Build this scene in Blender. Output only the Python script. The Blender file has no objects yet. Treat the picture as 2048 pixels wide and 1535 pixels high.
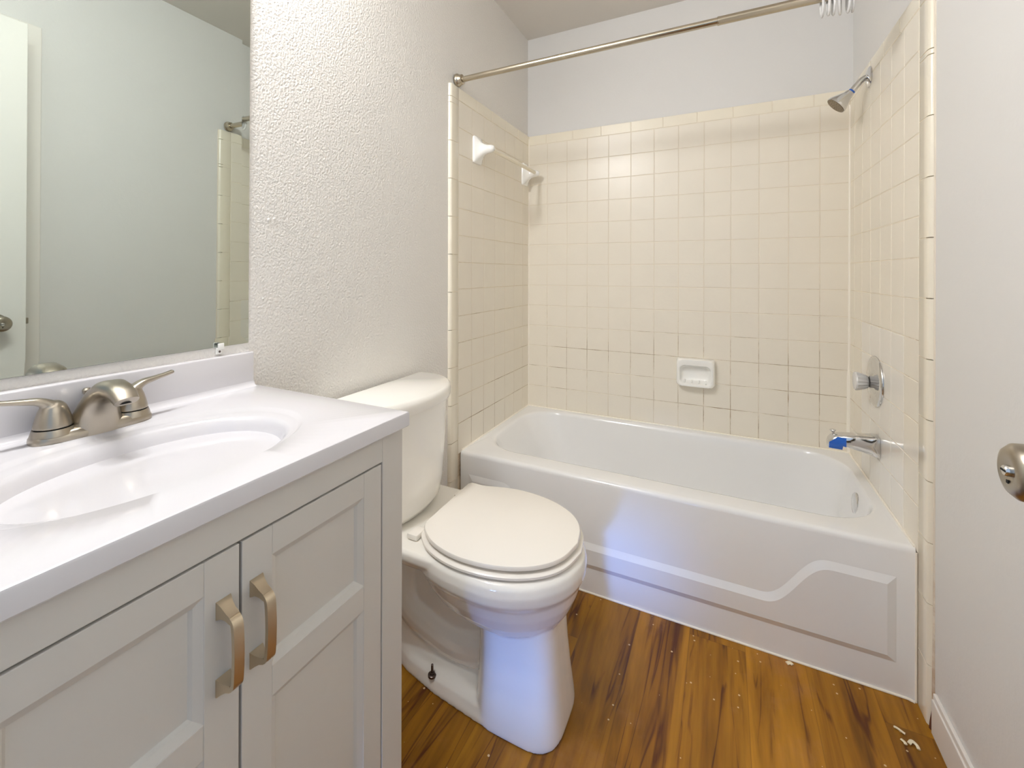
import bpy, bmesh, math, random
from math import sin, cos, pi, radians
from mathutils import Vector, Matrix

random.seed(7)
SC = bpy.context.scene
COL = SC.collection

# ------------------------------------------------------------------ camera
FPX, W = 898.35, 2048.0
cam_d = bpy.data.cameras.new('camera')
cam_d.sensor_fit = 'HORIZONTAL'
cam_d.sensor_width = 36.0
cam_d.lens = 36.0 * FPX / W
cam_d.shift_x = (1024.0 - 982.8) / W
cam_d.shift_y = -(767.5 - 545.29) / W
cam_d.clip_start = 0.02
cam_o = bpy.data.objects.new('camera', cam_d)
COL.objects.link(cam_o)
cam_o.matrix_world = (Matrix.Translation((0.9572, -2.2962, 1.1326)) @ Matrix.Rotation(0.47721, 4, 'Z')
                      @ Matrix.Rotation(pi / 2, 4, 'X') @ Matrix.Rotation(0.00249, 4, 'Z'))
SC.camera = cam_o

# ------------------------------------------------------------------ world, daylight, exposure
world = bpy.data.worlds.new('world')
SC.world = world
world.use_nodes = True
bg = world.node_tree.nodes['Background']
bg.inputs['Color'].default_value = (0.62, 0.78, 1.0, 1)
bg.inputs['Strength'].default_value = 0.5

day_d = bpy.data.lights.new('hall_window_daylight', 'AREA')
day_d.shape = 'RECTANGLE'
day_d.size, day_d.size_y = 0.44, 0.30
day_d.color = (0.14, 0.34, 1.0)
day_d.energy = 0.19
day_d.spread = radians(7)
day_o = bpy.data.objects.new('hall_window_daylight', day_d)
COL.objects.link(day_o)
day_o.location = (0.57, -4.6, 0.32)
day_o.rotation_euler = (radians(87.5), 0, 0)

LAMP_STRENGTH = 110.0
SC.view_settings.view_transform = 'Standard'
SC.view_settings.look = 'None'
SC.view_settings.gamma = 1.0
SC.view_settings.use_curve_mapping = False
SC.view_settings.exposure = 0.68
SC.cycles.use_denoising = True
SC.cycles.max_bounces = 10
SC.cycles.diffuse_bounces = 7
SC.cycles.glossy_bounces = 5
SC.cycles.transmission_bounces = 6
SC.cycles.caustics_reflective = False
SC.cycles.caustics_refractive = False
SC.cycles.sample_clamp_indirect = 4.0


# ------------------------------------------------------------------ materials
def s2l(c):
    return tuple(((v / 255) / 12.92 if v / 255 <= 0.04045 else ((v / 255 + 0.055) / 1.055) ** 2.4) for v in c) + (1,)


def mat(name, rgb, rough=0.5, metal=0.0, coat=0.0, bump=None, spec=0.5, trans=0.0, ior=1.5, vary=None):
    """bump = list of (scale, strength, distance); vary = (scale, amount) slight colour mottling"""
    m = bpy.data.materials.new(name)
    m.use_nodes = True
    nt = m.node_tree
    b = nt.nodes['Principled BSDF']
    b.inputs['Base Color'].default_value = s2l(rgb)
    b.inputs['Roughness'].default_value = rough
    b.inputs['Metallic'].default_value = metal
    b.inputs['Specular IOR Level'].default_value = spec
    b.inputs['Coat Weight'].default_value = coat
    b.inputs['Coat Roughness'].default_value = 0.04
    b.inputs['Transmission Weight'].default_value = trans
    b.inputs['IOR'].default_value = ior
    tc = nt.nodes.new('ShaderNodeTexCoord')
    if bump:
        prev = None
        for sc, st, di in bump:
            n = nt.nodes.new('ShaderNodeTexNoise')
            n.inputs['Scale'].default_value = sc
            n.inputs['Detail'].default_value = 2.0
            n.inputs['Roughness'].default_value = 0.5
            nt.links.new(tc.outputs['Object'], n.inputs['Vector'])
            bp = nt.nodes.new('ShaderNodeBump')
            bp.inputs['Strength'].default_value = st
            bp.inputs['Distance'].default_value = di
            nt.links.new(n.outputs['Fac'], bp.inputs['Height'])
            if prev:
                nt.links.new(prev.outputs['Normal'], bp.inputs['Normal'])
            prev = bp
        nt.links.new(prev.outputs['Normal'], b.inputs['Normal'])
    if vary:
        n = nt.nodes.new('ShaderNodeTexNoise')
        n.inputs['Scale'].default_value = vary[0]
        n.inputs['Detail'].default_value = 3
        nt.links.new(tc.outputs['Object'], n.inputs['Vector'])
        hsv = nt.nodes.new('ShaderNodeHueSaturation')
        mr = nt.nodes.new('ShaderNodeMapRange')
        mr.inputs['From Min'].default_value = 0.3
        mr.inputs['From Max'].default_value = 0.7
        mr.inputs['To Min'].default_value = 1 - vary[1]
        mr.inputs['To Max'].default_value = 1 + vary[1]
        nt.links.new(n.outputs['Fac'], mr.inputs['Value'])
        nt.links.new(mr.outputs['Result'], hsv.inputs['Value'])
        hsv.inputs['Color'].default_value = s2l(rgb)
        nt.links.new(hsv.outputs['Color'], b.inputs['Base Color'])
    return m


def grout_material(name, rgb, dirt_rgb, zmax, amount):
    """cream grout with brown soiling patches that thin out upwards"""
    m = mat(name, rgb, rough=0.7)
    nt = m.node_tree
    b = nt.nodes['Principled BSDF']
    tc = nt.nodes.new('ShaderNodeTexCoord')
    n = nt.nodes.new('ShaderNodeTexNoise')
    n.inputs['Scale'].default_value = 3.5
    n.inputs['Detail'].default_value = 6
    n.inputs['Roughness'].default_value = 0.7
    nt.links.new(tc.outputs['Object'], n.inputs['Vector'])
    sp = nt.nodes.new('ShaderNodeSeparateXYZ')
    nt.links.new(tc.outputs['Object'], sp.inputs['Vector'])
    zr = nt.nodes.new('ShaderNodeMapRange')
    zr.inputs['From Min'].default_value = zmax
    zr.inputs['From Max'].default_value = zmax - 0.75
    zr.inputs['To Min'].default_value = -0.16
    zr.inputs['To Max'].default_value = amount
    nt.links.new(sp.outputs['Z'], zr.inputs['Value'])
    ad = nt.nodes.new('ShaderNodeMath')
    ad.operation = 'ADD'
    nt.links.new(n.outputs['Fac'], ad.inputs[0])
    nt.links.new(zr.outputs['Result'], ad.inputs[1])
    st = nt.nodes.new('ShaderNodeMapRange')
    st.inputs['From Min'].default_value = 0.50
    st.inputs['From Max'].default_value = 0.68
    nt.links.new(ad.outputs['Value'], st.inputs['Value'])
    mx = nt.nodes.new('ShaderNodeMix')
    mx.data_type = 'RGBA'
    mx.inputs[6].default_value = s2l(rgb)
    mx.inputs[7].default_value = s2l(dirt_rgb)
    nt.links.new(st.outputs['Result'], mx.inputs[0])
    nt.links.new(mx.outputs[2], b.inputs['Base Color'])
    return m


def wood_material():
    m = bpy.data.materials.new('wood_plank_vinyl')
    m.use_nodes = True
    nt = m.node_tree
    N, L = nt.nodes, nt.links
    b = N['Principled BSDF']

    def math_(op, a, c=None):
        n = N.new('ShaderNodeMath')
        n.operation = op
        for i, v in enumerate((a, c)):
            if v is None:
                continue
            if isinstance(v, (int, float)):
                n.inputs[i].default_value = v
            else:
                L.new(v, n.inputs[i])
        return n.outputs[0]
    tc = N.new('ShaderNodeTexCoord')
    sp = N.new('ShaderNodeSeparateXYZ')
    L.new(tc.outputs['Object'], sp.inputs['Vector'])
    PW = 0.1525
    xs = math_('DIVIDE', math_('ADD', sp.outputs['X'], 10 * PW - 0.407 % PW), PW)
    idx = math_('FLOOR', xs)
    fx = math_('SUBTRACT', xs, idx)
    wn = N.new('ShaderNodeTexWhiteNoise')
    wn.noise_dimensions = '1D'
    L.new(idx, wn.inputs['W'])
    yo = math_('ADD', sp.outputs['Y'], math_('MULTIPLY', wn.outputs['Value'], 1.2))
    ys = math_('DIVIDE', math_('ADD', yo, 20.0), 1.2)
    idy = math_('FLOOR', ys)
    fy = math_('SUBTRACT', ys, idy)
    wn2 = N.new('ShaderNodeTexWhiteNoise')
    wn2.noise_dimensions = '2D'
    cb = N.new('ShaderNodeCombineXYZ')
    L.new(idx, cb.inputs[0])
    L.new(idy, cb.inputs[1])
    L.new(cb.outputs[0], wn2.inputs['Vector'])
    # stretched grain coordinates, offset per plank
    gv = N.new('ShaderNodeCombineXYZ')
    L.new(math_('ADD', math_('MULTIPLY', sp.outputs['X'], 1.0), math_('MULTIPLY', wn2.outputs['Value'], 7.0)), gv.inputs[0])
    L.new(math_('MULTIPLY', sp.outputs['Y'], 0.085), gv.inputs[1])
    L.new(math_('MULTIPLY', wn2.outputs['Value'], 3.0), gv.inputs[2])
    n1 = N.new('ShaderNodeTexNoise')
    n1.inputs['Scale'].default_value = 13
    n1.inputs['Detail'].default_value = 5
    n1.inputs['Roughness'].default_value = 0.55
    n1.inputs['Distortion'].default_value = 1.1
    L.new(gv.outputs[0], n1.inputs['Vector'])
    n2 = N.new('ShaderNodeTexNoise')
    n2.inputs['Scale'].default_value = 85
    n2.inputs['Detail'].default_value = 3
    L.new(gv.outputs[0], n2.inputs['Vector'])
    n3 = N.new('ShaderNodeTexNoise')
    n3.inputs['Scale'].default_value = 17
    n3.inputs['Detail'].default_value = 2
    n3.inputs['Distortion'].default_value = 0.9
    L.new(gv.outputs[0], n3.inputs['Vector'])
    ramp = N.new('ShaderNodeValToRGB')
    e = ramp.color_ramp.elements
    e[0].position, e[0].color = 0.28, s2l((104, 62, 8))
    e[1].position, e[1].color = 0.70, s2l((180, 126, 30))
    k = e.new(0.47)
    k.color = s2l((148, 98, 16))
    L.new(n1.outputs['Fac'], ramp.inputs['Fac'])
    # fine grain
    fg = N.new('ShaderNodeMapRange')
    fg.inputs['From Min'].default_value, fg.inputs['From Max'].default_value = 0.3, 0.7
    fg.inputs['To Min'].default_value, fg.inputs['To Max'].default_value = 0.86, 1.08
    L.new(n2.outputs['Fac'], fg.inputs['Value'])
    tone = N.new('ShaderNodeMapRange')
    tone.inputs['To Min'].default_value, tone.inputs['To Max'].default_value = 0.80, 1.05
    L.new(wn2.outputs['Value'], tone.inputs['Value'])
    hs = N.new('ShaderNodeHueSaturation')
    L.new(ramp.outputs['Color'], hs.inputs['Color'])
    L.new(math_('MULTIPLY', fg.outputs['Result'], tone.outputs['Result']), hs.inputs['Value'])
    # dark mineral streaks: narrow band of n3
    band = math_('ABSOLUTE', math_('SUBTRACT', n3.outputs['Fac'], 0.5))
    stv = N.new('ShaderNodeMapRange')
    stv.inputs['From Min'].default_value, stv.inputs['From Max'].default_value = 0.005, 0.030
    stv.inputs['To Min'].default_value, stv.inputs['To Max'].default_value = 0.9, 0.0
    L.new(band, stv.inputs['Value'])
    gate = N.new('ShaderNodeMapRange')
    gate.inputs['From Min'].default_value, gate.inputs['From Max'].default_value = 0.56, 0.42
    L.new(n1.outputs['Fac'], gate.inputs['Value'])
    mx = N.new('ShaderNodeMix')
    mx.data_type = 'RGBA'
    L.new(math_('MULTIPLY', stv.outputs['Result'], gate.outputs['Result']), mx.inputs[0])
    L.new(hs.outputs['Color'], mx.inputs[6])
    mx.inputs[7].default_value = s2l((78, 34, 10))
    # seams
    sx = math_('MINIMUM', fx, math_('SUBTRACT', 1.0, fx))
    sy = math_('MULTIPLY', math_('MINIMUM', fy, math_('SUBTRACT', 1.0, fy)), 1.2 / PW)
    sd = math_('MINIMUM', sx, sy)
    sm = N.new('ShaderNodeMapRange')
    sm.inputs['From Min'].default_value, sm.inputs['From Max'].default_value = 0.002, 0.012
    sm.inputs['To Min'].default_value, sm.inputs['To Max'].default_value = 0.32, 0.0
    L.new(sd, sm.inputs['Value'])
    mx2 = N.new('ShaderNodeMix')
    mx2.data_type = 'RGBA'
    L.new(sm.outputs['Result'], mx2.inputs[0])
    L.new(mx.outputs[2], mx2.inputs[6])
    mx2.inputs[7].default_value = s2l((70, 30, 10))
    # dried cleaner residue: pale film in blotches, and a few paint specks
    n4 = N.new('ShaderNodeTexNoise')
    n4.inputs['Scale'].default_value = 5.0
    n4.inputs['Detail'].default_value = 6
    n4.inputs['Roughness'].default_value = 0.65
    L.new(tc.outputs['Object'], n4.inputs['Vector'])
    fm = N.new('ShaderNodeMapRange')
    fm.inputs['From Min'].default_value, fm.inputs['From Max'].default_value = 0.56, 0.75
    fm.inputs['To Min'].default_value, fm.inputs['To Max'].default_value = 0.0, 0.30
    L.new(n4.outputs['Fac'], fm.inputs['Value'])
    mx3 = N.new('ShaderNodeMix')
    mx3.data_type = 'RGBA'
    L.new(fm.outputs['Result'], mx3.inputs[0])
    L.new(mx2.outputs[2], mx3.inputs[6])
    mx3.inputs[7].default_value = s2l((176, 128, 96))
    vo = N.new('ShaderNodeTexVoronoi')
    vo.voronoi_dimensions = '2D'
    vo.inputs['Scale'].default_value = 17
    L.new(tc.outputs['Object'], vo.inputs['Vector'])
    cs = N.new('ShaderNodeSeparateColor')
    L.new(vo.outputs['Color'], cs.inputs['Color'])
    rad = math_('MULTIPLY', math_('MAXIMUM', math_('SUBTRACT', cs.outputs[0], 0.6), 0.0), 0.13)
    spk = math_('LESS_THAN', vo.outputs['Distance'], rad)
    mx4 = N.new('ShaderNodeMix')
    mx4.data_type = 'RGBA'
    L.new(math_('MULTIPLY', spk, 0.8), mx4.inputs[0])
    L.new(mx3.outputs[2], mx4.inputs[6])
    mx4.inputs[7].default_value = s2l((222, 200, 160))
    L.new(mx4.outputs[2], b.inputs['Base Color'])
    b.inputs['Roughness'].default_value = 0.42
    b.inputs['Specular IOR Level'].default_value = 0.35
    bp = N.new('ShaderNodeBump')
    bp.inputs['Strength'].default_value = 0.12
    bp.inputs['Distance'].default_value = 0.001
    L.new(n2.outputs['Fac'], bp.inputs['Height'])
    L.new(bp.outputs['Normal'], b.inputs['Normal'])
    return m


M = {}
M['wall'] = mat('textured_wall_paint', (230, 227, 222), 0.6, bump=[(165, 0.6, 0.0042), (260, 0.3, 0.0015)])
M['wall_fine'] = mat('fine_wall_paint', (224, 223, 221), 0.55, bump=[(70, 0.12, 0.003), (190, 0.15, 0.0012)])
M['ceiling'] = mat('ceiling_paint', (216, 211, 204), 0.7, bump=[(60, 0.15, 0.003)])
M['trim'] = mat('white_trim_paint', (236, 232, 226), 0.4)
M['door'] = mat('white_door_paint', (238, 236, 230), 0.35)
M['tile'] = mat('cream_glazed_tile', (236, 229, 215), 0.29, spec=0.42, bump=[(60, 0.22, 0.0014), (170, 0.15, 0.0004)], vary=(9, 0.012))
M['tile_white'] = mat('white_glazed_tile', (238, 234, 226), 0.12, spec=0.5, bump=[(45, 0.06, 0.001)])
M['bullnose'] = mat('cream_bullnose_tile', (241, 234, 217), 0.16, spec=0.5, bump=[(45, 0.06, 0.001)], vary=(9, 0.015))
M['grout'] = grout_material('cream_grout', (230, 220, 202), (140, 112, 74), 1.35, 0.04)
M['grout_dark'] = grout_material('soiled_grout', (222, 210, 188), (140, 112, 74), 1.35, 0.06)
M['caulk'] = mat('white_caulk', (246, 240, 228), 0.35)
M['floor'] = wood_material()
M['tub'] = mat('white_tub_enamel', (240, 240, 240), 0.12, coat=0.3)
M['china'] = mat('white_vitreous_china', (243, 240, 233), 0.08, coat=0.4)
M['seat'] = mat('white_seat_plastic', (243, 238, 230), 0.22)
M['counter'] = mat('white_cultured_marble', (216, 214, 217), 0.12, coat=0.2)
M['cabinet'] = mat('light_grey_cabinet_paint', (208, 205, 199), 0.42)
M['cabinet_dark'] = mat('cabinet_interior', (90, 84, 80), 0.7)
M['nickel'] = mat('brushed_nickel', (174, 166, 153), 0.28, metal=1.0, bump=[(400, 0.04, 0.0004)])
M['nickel_dark'] = mat('satin_nickel_pull', (206, 192, 168), 0.34, metal=1.0)
M['gap'] = mat('dark_joint', (20, 18, 16), 0.8)
M['chrome'] = mat('polished_chrome', (222, 222, 222), 0.06, metal=1.0)
M['rod'] = mat('satin_nickel_rod', (190, 180, 162), 0.22, metal=1.0)
M['ceramic'] = mat('white_ceramic_fixture', (247, 246, 242), 0.10, coat=0.4)
M['bar'] = mat('ivory_towel_bar', (240, 232, 212), 0.25)
M['mirror'] = mat('mirror_silver', (206, 214, 209), 0.0, metal=1.0)
M['mirror_edge'] = mat('mirror_edge', (92, 92, 84), 0.3)
M['clear'] = mat('clear_acrylic', (253, 252, 250), 0.2, trans=0.3, ior=1.40)
M['blue'] = mat('glossy_blue', (34, 98, 196), 0.15, coat=0.5)
M['bolt'] = mat('corroded_steel', (110, 100, 96), 0.35, metal=1.0)
M['spray'] = mat('grey_spray_face', (128, 112, 86), 0.4)
M['scrap'] = mat('off_white_paint_scrap', (236, 224, 194), 0.6)
M['rust'] = mat('rust_stain', (96, 52, 32), 0.7)

lamp = bpy.data.materials.new('lit_lamp_glass')
lamp.use_nodes = True
lb = lamp.node_tree.nodes['Principled BSDF']
lb.inputs['Base Color'].default_value = (0.9, 0.9, 0.9, 1)
lb.inputs['Emission Color'].default_value = (0.975, 0.985, 1.0, 1)
lb.inputs['Emission Strength'].default_value = LAMP_STRENGTH
M['lamp'] = lamp


# ------------------------------------------------------------------ mesh helpers
def quad(bm, pts):
    return bm.faces.new([bm.verts.new(p) for p in pts])


def rbox(bm, lo, hi, bev=0.0, seg=2):
    x0, y0, z0 = lo
    x1, y1, z1 = hi
    v = [bm.verts.new(p) for p in ((x0, y0, z0), (x1, y0, z0), (x1, y1, z0), (x0, y1, z0), (x0, y0, z1), (x1, y0, z1), (x1, y1, z1), (x0, y1, z1))]
    fs = [bm.faces.new([v[i] for i in f]) for f in ((3, 2, 1, 0), (4, 5, 6, 7), (0, 1, 5, 4), (1, 2, 6, 5), (2, 3, 7, 6), (3, 0, 4, 7))]
    if bev > 0:
        es = list({e for f in fs for e in f.edges})
        bmesh.ops.bevel(bm, geom=es, offset=bev, segments=seg, affect='EDGES', profile=0.5)


def loft(bm, loops, cap0=True, cap1=True, closed=True):
    rings = [[bm.verts.new(p) for p in lp] for lp in loops]
    n = len(rings[0])
    for a, b in zip(rings, rings[1:]):
        for i in range(n if closed else n - 1):
            j = (i + 1) % n
            bm.faces.new((a[i], a[j], b[j], b[i]))
    if cap0:
        bm.faces.new(list(reversed(rings[0])))
    if cap1:
        bm.faces.new(rings[-1])
    return rings


def frame(axis):
    a = Vector(axis).normalized()
    h = Vector((0, 0, 1)) if abs(a.z) < 0.9 else Vector((1, 0, 0))
    u = a.cross(h).normalized()
    return a, u, a.cross(u).normalized()


def lathe(bm, org, axis, prof, n=32, cap0=True, cap1=True):
    """prof = list of (distance along axis, radius)"""
    a, u, v = frame(axis)
    o = Vector(org)
    loft(bm, [[o + a * t + (u * cos(2 * pi * i / n) + v * sin(2 * pi * i / n)) * max(r, 1e-4) for i in range(n)] for t, r in prof], cap0, cap1)


def tube(bm, path, rad, n=16, cap=True, flat=1.0):
    """sweep of a round (or flattened) section along path; rad = number or list"""
    P = [Vector(p) for p in path]
    if not isinstance(rad, (list, tuple)):
        rad = [rad] * len(P)
    T = [((P[min(i + 1, len(P) - 1)] - P[max(i - 1, 0)]).normalized()) for i in range(len(P))]
    _, u, v = frame(T[0])
    loops = []
    for i, p in enumerate(P):
        if i:
            u = (u - T[i] * u.dot(T[i])).normalized()
            v = T[i].cross(u).normalized()
        r = rad[i]
        ru, rv = r if isinstance(r, (list, tuple)) else (r, r * flat)
        loops.append([p + u * ru * cos(2 * pi * k / n) + v * rv * sin(2 * pi * k / n) for k in range(n)])
    loft(bm, loops, cap, cap)


def smooth_path(pts, per=6):
    P = [Vector(p) for p in pts]
    P = [2 * P[0] - P[1]] + P + [2 * P[-1] - P[-2]]
    out = []
    for i in range(1, len(P) - 2):
        a, b, c, d = P[i - 1:i + 3]
        for k in range(per):
            t = k / per
            out.append(0.5 * (2 * b + (c - a) * t + (2 * a - 5 * b + 4 * c - d) * t * t + (3 * b - a - 3 * c + d) * t ** 3))
    out.append(P[-2])
    return out


def sgnpow(v, e):
    return math.copysign(abs(v) ** e, v)


def superell(cx, cy, ax, ay, z, n=48, p=2.0, ph=0.0):
    """closed loop in a horizontal plane"""
    e = 2.0 / p
    return [Vector((cx + ax * sgnpow(cos(2 * pi * i / n + ph), e), cy + ay * sgnpow(sin(2 * pi * i / n + ph), e), z)) for i in range(n)]


def rrect(x0, x1, y0, y1, r, z, per=8):
    """rounded rectangle loop, counter-clockwise; r may be a list for corners (x1y1, x0y1, x0y0, x1y0)"""
    if not isinstance(r, (list, tuple)):
        r = [r] * 4
    out = []
    for (cx, cy, a0), rr in zip(((x1, y1, 0), (x0, y1, 90), (x0, y0, 180), (x1, y0, 270)), r):
        sx = -1 if cx == x1 else 1
        sy = -1 if cy == y1 else 1
        for k in range(per + 1):
            a = radians(a0 + 90 * k / per)
            out.append(Vector((cx + sx * rr + rr * cos(a), cy + sy * rr + rr * sin(a), z)))
    return out


def thing(name, label, cat, loc=(0, 0, 0), group=None):
    o = bpy.data.objects.new(name, None)
    COL.objects.link(o)
    o.empty_display_size = 0.05
    o.location = loc
    o['label'], o['category'] = label, cat
    if group:
        o['group'] = group
    return o


def tag(o, label, cat, group=None):
    o['label'], o['category'] = label, cat
    if group:
        o['group'] = group
    return o


def root_loc(o):
    while o.parent:
        o = o.parent
    return Vector(o.location)


def obj(name, bm, m, parent=None, loc=None, smooth=40, label=None, bevel=0.0):
    """one mesh object; vertices come in world coordinates"""
    bmesh.ops.remove_doubles(bm, verts=bm.verts, dist=1e-6)
    bmesh.ops.recalc_face_normals(bm, faces=bm.faces)
    L = root_loc(parent) if parent else Vector(loc or (0, 0, 0))
    if L.length:
        bmesh.ops.translate(bm, verts=bm.verts, vec=-L)
    ang = radians(smooth) if smooth else 0
    for f in bm.faces:
        f.smooth = bool(smooth)
    for e in bm.edges:
        if len(e.link_faces) == 2 and e.calc_face_angle(0) > ang:
            e.smooth = False
    me = bpy.data.meshes.new(name)
    bm.to_mesh(me)
    bm.free()
    for mm in (m if isinstance(m, (list, tuple)) else [m]):
        me.materials.append(mm)
    o = bpy.data.objects.new(name, me)
    COL.objects.link(o)
    if parent:
        o.parent = parent
    else:
        o.location = L
    if label:
        o['label'] = label
    return o


def struct(o, label, cat):
    o['kind'] = 'structure'
    o['label'], o['category'] = label, cat
    return o


# ------------------------------------------------------------------ room shell
T = 0.1095                    # tile pitch
ZA = 1.8324                   # top of the tile field
XL, XR = 0.001, 1.4138        # tile faces left / right
WL, WR, WB = -0.011, 1.426, 0.012
WF = -2.46                    # inner face of the door wall
CZ = 2.423
CAP = 0.052

bm = bmesh.new()
rbox(bm, (-0.15, WF - 2.6, -0.06), (1.7, 0.15, 0.0))
struct(obj('floor', bm, M['floor'], smooth=0), 'amber wood-look plank floor with dark grain streaks', 'floor')
bm = bmesh.new()
rbox(bm, (-0.15, WF - 0.11, CZ), (1.6, 0.15, CZ + 0.08))
struct(obj('ceiling', bm, M['ceiling'], smooth=0), 'plain off-white painted ceiling above the bathtub', 'ceiling')
bm = bmesh.new()
rbox(bm, (WL - 0.1, WF - 0.11, 0), (WL, 0.15, CZ))
wall_l = struct(obj('wall_left', bm, M['wall'], smooth=0), 'textured pale grey wall behind the mirror and the toilet', 'wall')
bm = bmesh.new()
rbox(bm, (WL, WB, 0), (WR, WB + 0.1, CZ))
wall_b = struct(obj('wall_back', bm, M['wall_fine'], smooth=0), 'pale wall along the long side of the tub, tiled below', 'wall')
bm = bmesh.new()
rbox(bm, (WR, WF - 0.11, 0), (WR + 0.1, 0.15, CZ))
wall_r = struct(obj('wall_right', bm, M['wall_fine'], smooth=0), 'off-white wall at the right with the shower fittings', 'wall')
DX0, DX1, DH = 0.405, 1.315, 2.04
bm = bmesh.new()
rbox(bm, (WL, WF - 0.11, 0), (DX0, WF, CZ))
rbox(bm, (DX1, WF - 0.11, 0), (WR, WF, CZ))
rbox(bm, (DX0, WF - 0.11, DH), (DX1, WF, CZ))
struct(obj('wall_front', bm, M['wall_fine'], smooth=0), 'off-white wall around the open doorway', 'wall')
bm = bmesh.new()
for z0, z1, t in ((0.0, 0.085, 0.011), (0.085, 0.10, 0.008)):
    rbox(bm, (WR - t, WF, z0), (WR, -0.810, z1), 0.002)
struct(obj('baseboard_right', bm, M['trim'], smooth=0), 'white painted baseboard under the right wall', 'baseboard')


def tile_field(name, parent, P, rects, m, g=0.0022, depth=0.0016, tilt=0.00022):
    """P(u, v, d) -> world point; each rect (u0, v0, u1, v1) becomes a pillowed tile standing proud of the grout"""
    bm = bmesh.new()
    c = 0.0014
    for (u0, v0, u1, v1) in rects:
        h = g / 2
        base = [P(u, v, -depth) for u, v in ((u0 + h, v0 + h), (u1 - h, v0 + h), (u1 - h, v1 - h), (u0 + h, v1 - h))]
        k = h + c
        dd = [random.uniform(-tilt, 0) for _ in range(4)]
        top = [P(u, v, d) for (u, v), d in zip(((u0 + k, v0 + k), (u1 - k, v0 + k), (u1 - k, v1 - k), (u0 + k, v1 - k)), dd)]
        bv = [bm.verts.new(p) for p in base]
        tv = [bm.verts.new(p) for p in top]
        for i in range(4):
            j = (i + 1) % 4
            bm.faces.new((bv[i], bv[j], tv[j], tv[i]))
        bm.faces.new(tv)
    return obj(name, bm, m, parent, smooth=0)


def clip_rects(us, vs):
    return [(a, c, b, d) for a, b in zip(us, us[1:]) for c, d in zip(vs, vs[1:])]


ZR = [ZA - r * T for r in range(14)]                     # row lines, downwards
vs = list(reversed(ZR)) 
vs[0] = 0.395
# back wall ------------------------------------------------------------
Pb = lambda u, v, d: Vector((u, -d, v))
us = [XL] + [c * T for c in range(1, 13)] + [XR]
# d > 0 is towards the room: back wall room side is -y
tile_field('wall_tile', wall_b, Pb, clip_rects(us, vs), M['tile'])
capu = [5 * T + k * 0.149 for k in range(-3, 6)]
capu = [XL] + [u for u in capu if XL + 0.02 < u < XR - 0.02] + [XR]
tile_field('cap_tile', wall_b, Pb, clip_rects(capu, [ZA, ZA + CAP]), M['bullnose'])
bm = bmesh.new()
rbox(bm, (WL, 0.0014, 0.39), (WR, WB, ZA + CAP - 0.002))
obj('grout', bm, M['grout'], wall_b, smooth=0)
# left wall ------------------------------------------------------------
YT = -0.738                                                  # inner edge of the vertical trim
Pl = lambda u, v, d: Vector((XL + d, u, v))
usl = [YT + k * T for k in range(7)] + [0.0]
tile_field('wall_tile', wall_l, Pl, clip_rects(usl, vs), M['tile'])
capl = [YT + k * 0.149 for k in range(0, 5)] + [0.0]
tile_field('cap_tile', wall_l, Pl, clip_rects(capl, [ZA, ZA + CAP]), M['bullnose'])
bm = bmesh.new()
rbox(bm, (WL, YT - 0.045, 0.0), (XL - 0.0014, 0.0, ZA + CAP - 0.002))
obj('grout', bm, M['grout_dark'], wall_l, smooth=0)
# right wall -----------------------------------------------------------
YTR = -0.727
Pr = lambda u, v, d: Vector((XR - d, u, v))
usr = [YTR + k * T for k in range(7)] + [0.0]
rects = clip_rects(usr, vs)
white, cream = [], []
for r in rects:
    (white if (r[3] <= ZR[8] + 0.001 and usr[1] - 0.001 <= r[0] and r[2] <= usr[5] + 0.001) else cream).append(r)
tile_field('wall_tile', wall_r, Pr, cream, M['tile'])
tile_field('patch_tile', wall_r, Pr, white, M['tile_white'], g=0.0016)['label'] = 'whiter replacement tiles around the tub valve'
tile_field('cap_tile', wall_r, Pr, clip_rects([YTR + k * 0.149 for k in range(0, 5)] + [0.0], [ZA, ZA + CAP]), M['bullnose'])
bm = bmesh.new()
rbox(bm, (XR + 0.0014, YTR - 0.045, 0.0), (WR, 0.0, ZA + CAP - 0.002))
obj('grout', bm, M['grout'], wall_r, smooth=0)


def bullnose(name, parent, x_face, x_wall, y_in, width, joints, top):
    """vertical edge trim of 2 x 6 inch pieces: flat, then a quarter round down to the wall"""
    bm = bmesh.new()
    s = 1 if x_wall > x_face else -1
    t = abs(x_wall - x_face)
    R = t * 0.98
    zs = [0.0] + sorted(joints) + [top]
    for z0, z1 in zip(zs, zs[1:]):
        a, b = z0 + 0.0012, z1 - 0.0012
        prof = [(y_in - 0.001, x_face + s * 0.0015), (y_in - 0.0026, x_face)]
        for k in range(0, 9):
            an = pi / 2 * k / 8
            prof.append((y_in - width + R - R * sin(an), x_face + s * (R - R * cos(an))))
        prof.append((y_in - width, x_wall))
        prof.append((y_in - 0.001, x_wall))
        lo = [Vector((x, y, a)) for y, x in prof]
        hi = [Vector((x, y, b)) for y, x in prof]
        n = len(prof)
        li = []
        for p in prof:                       # eased edges at the joints
            li.append(p)
        loft(bm, [lo, hi])
    return obj(name, bm, M['bullnose'], parent, smooth=50)


bullnose('edge_trim', wall_l, XL, WL, YT, 0.060, [1.8324] + [1.808 - 0.1505 * k for k in range(12)], ZA + CAP)
bullnose('edge_trim', wall_r, XR, WR, YTR, 0.066, [1.8324, 1.698, 1.684] + [1.684 - 0.1533 * k for k in range(1, 11)], ZA + CAP)
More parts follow.
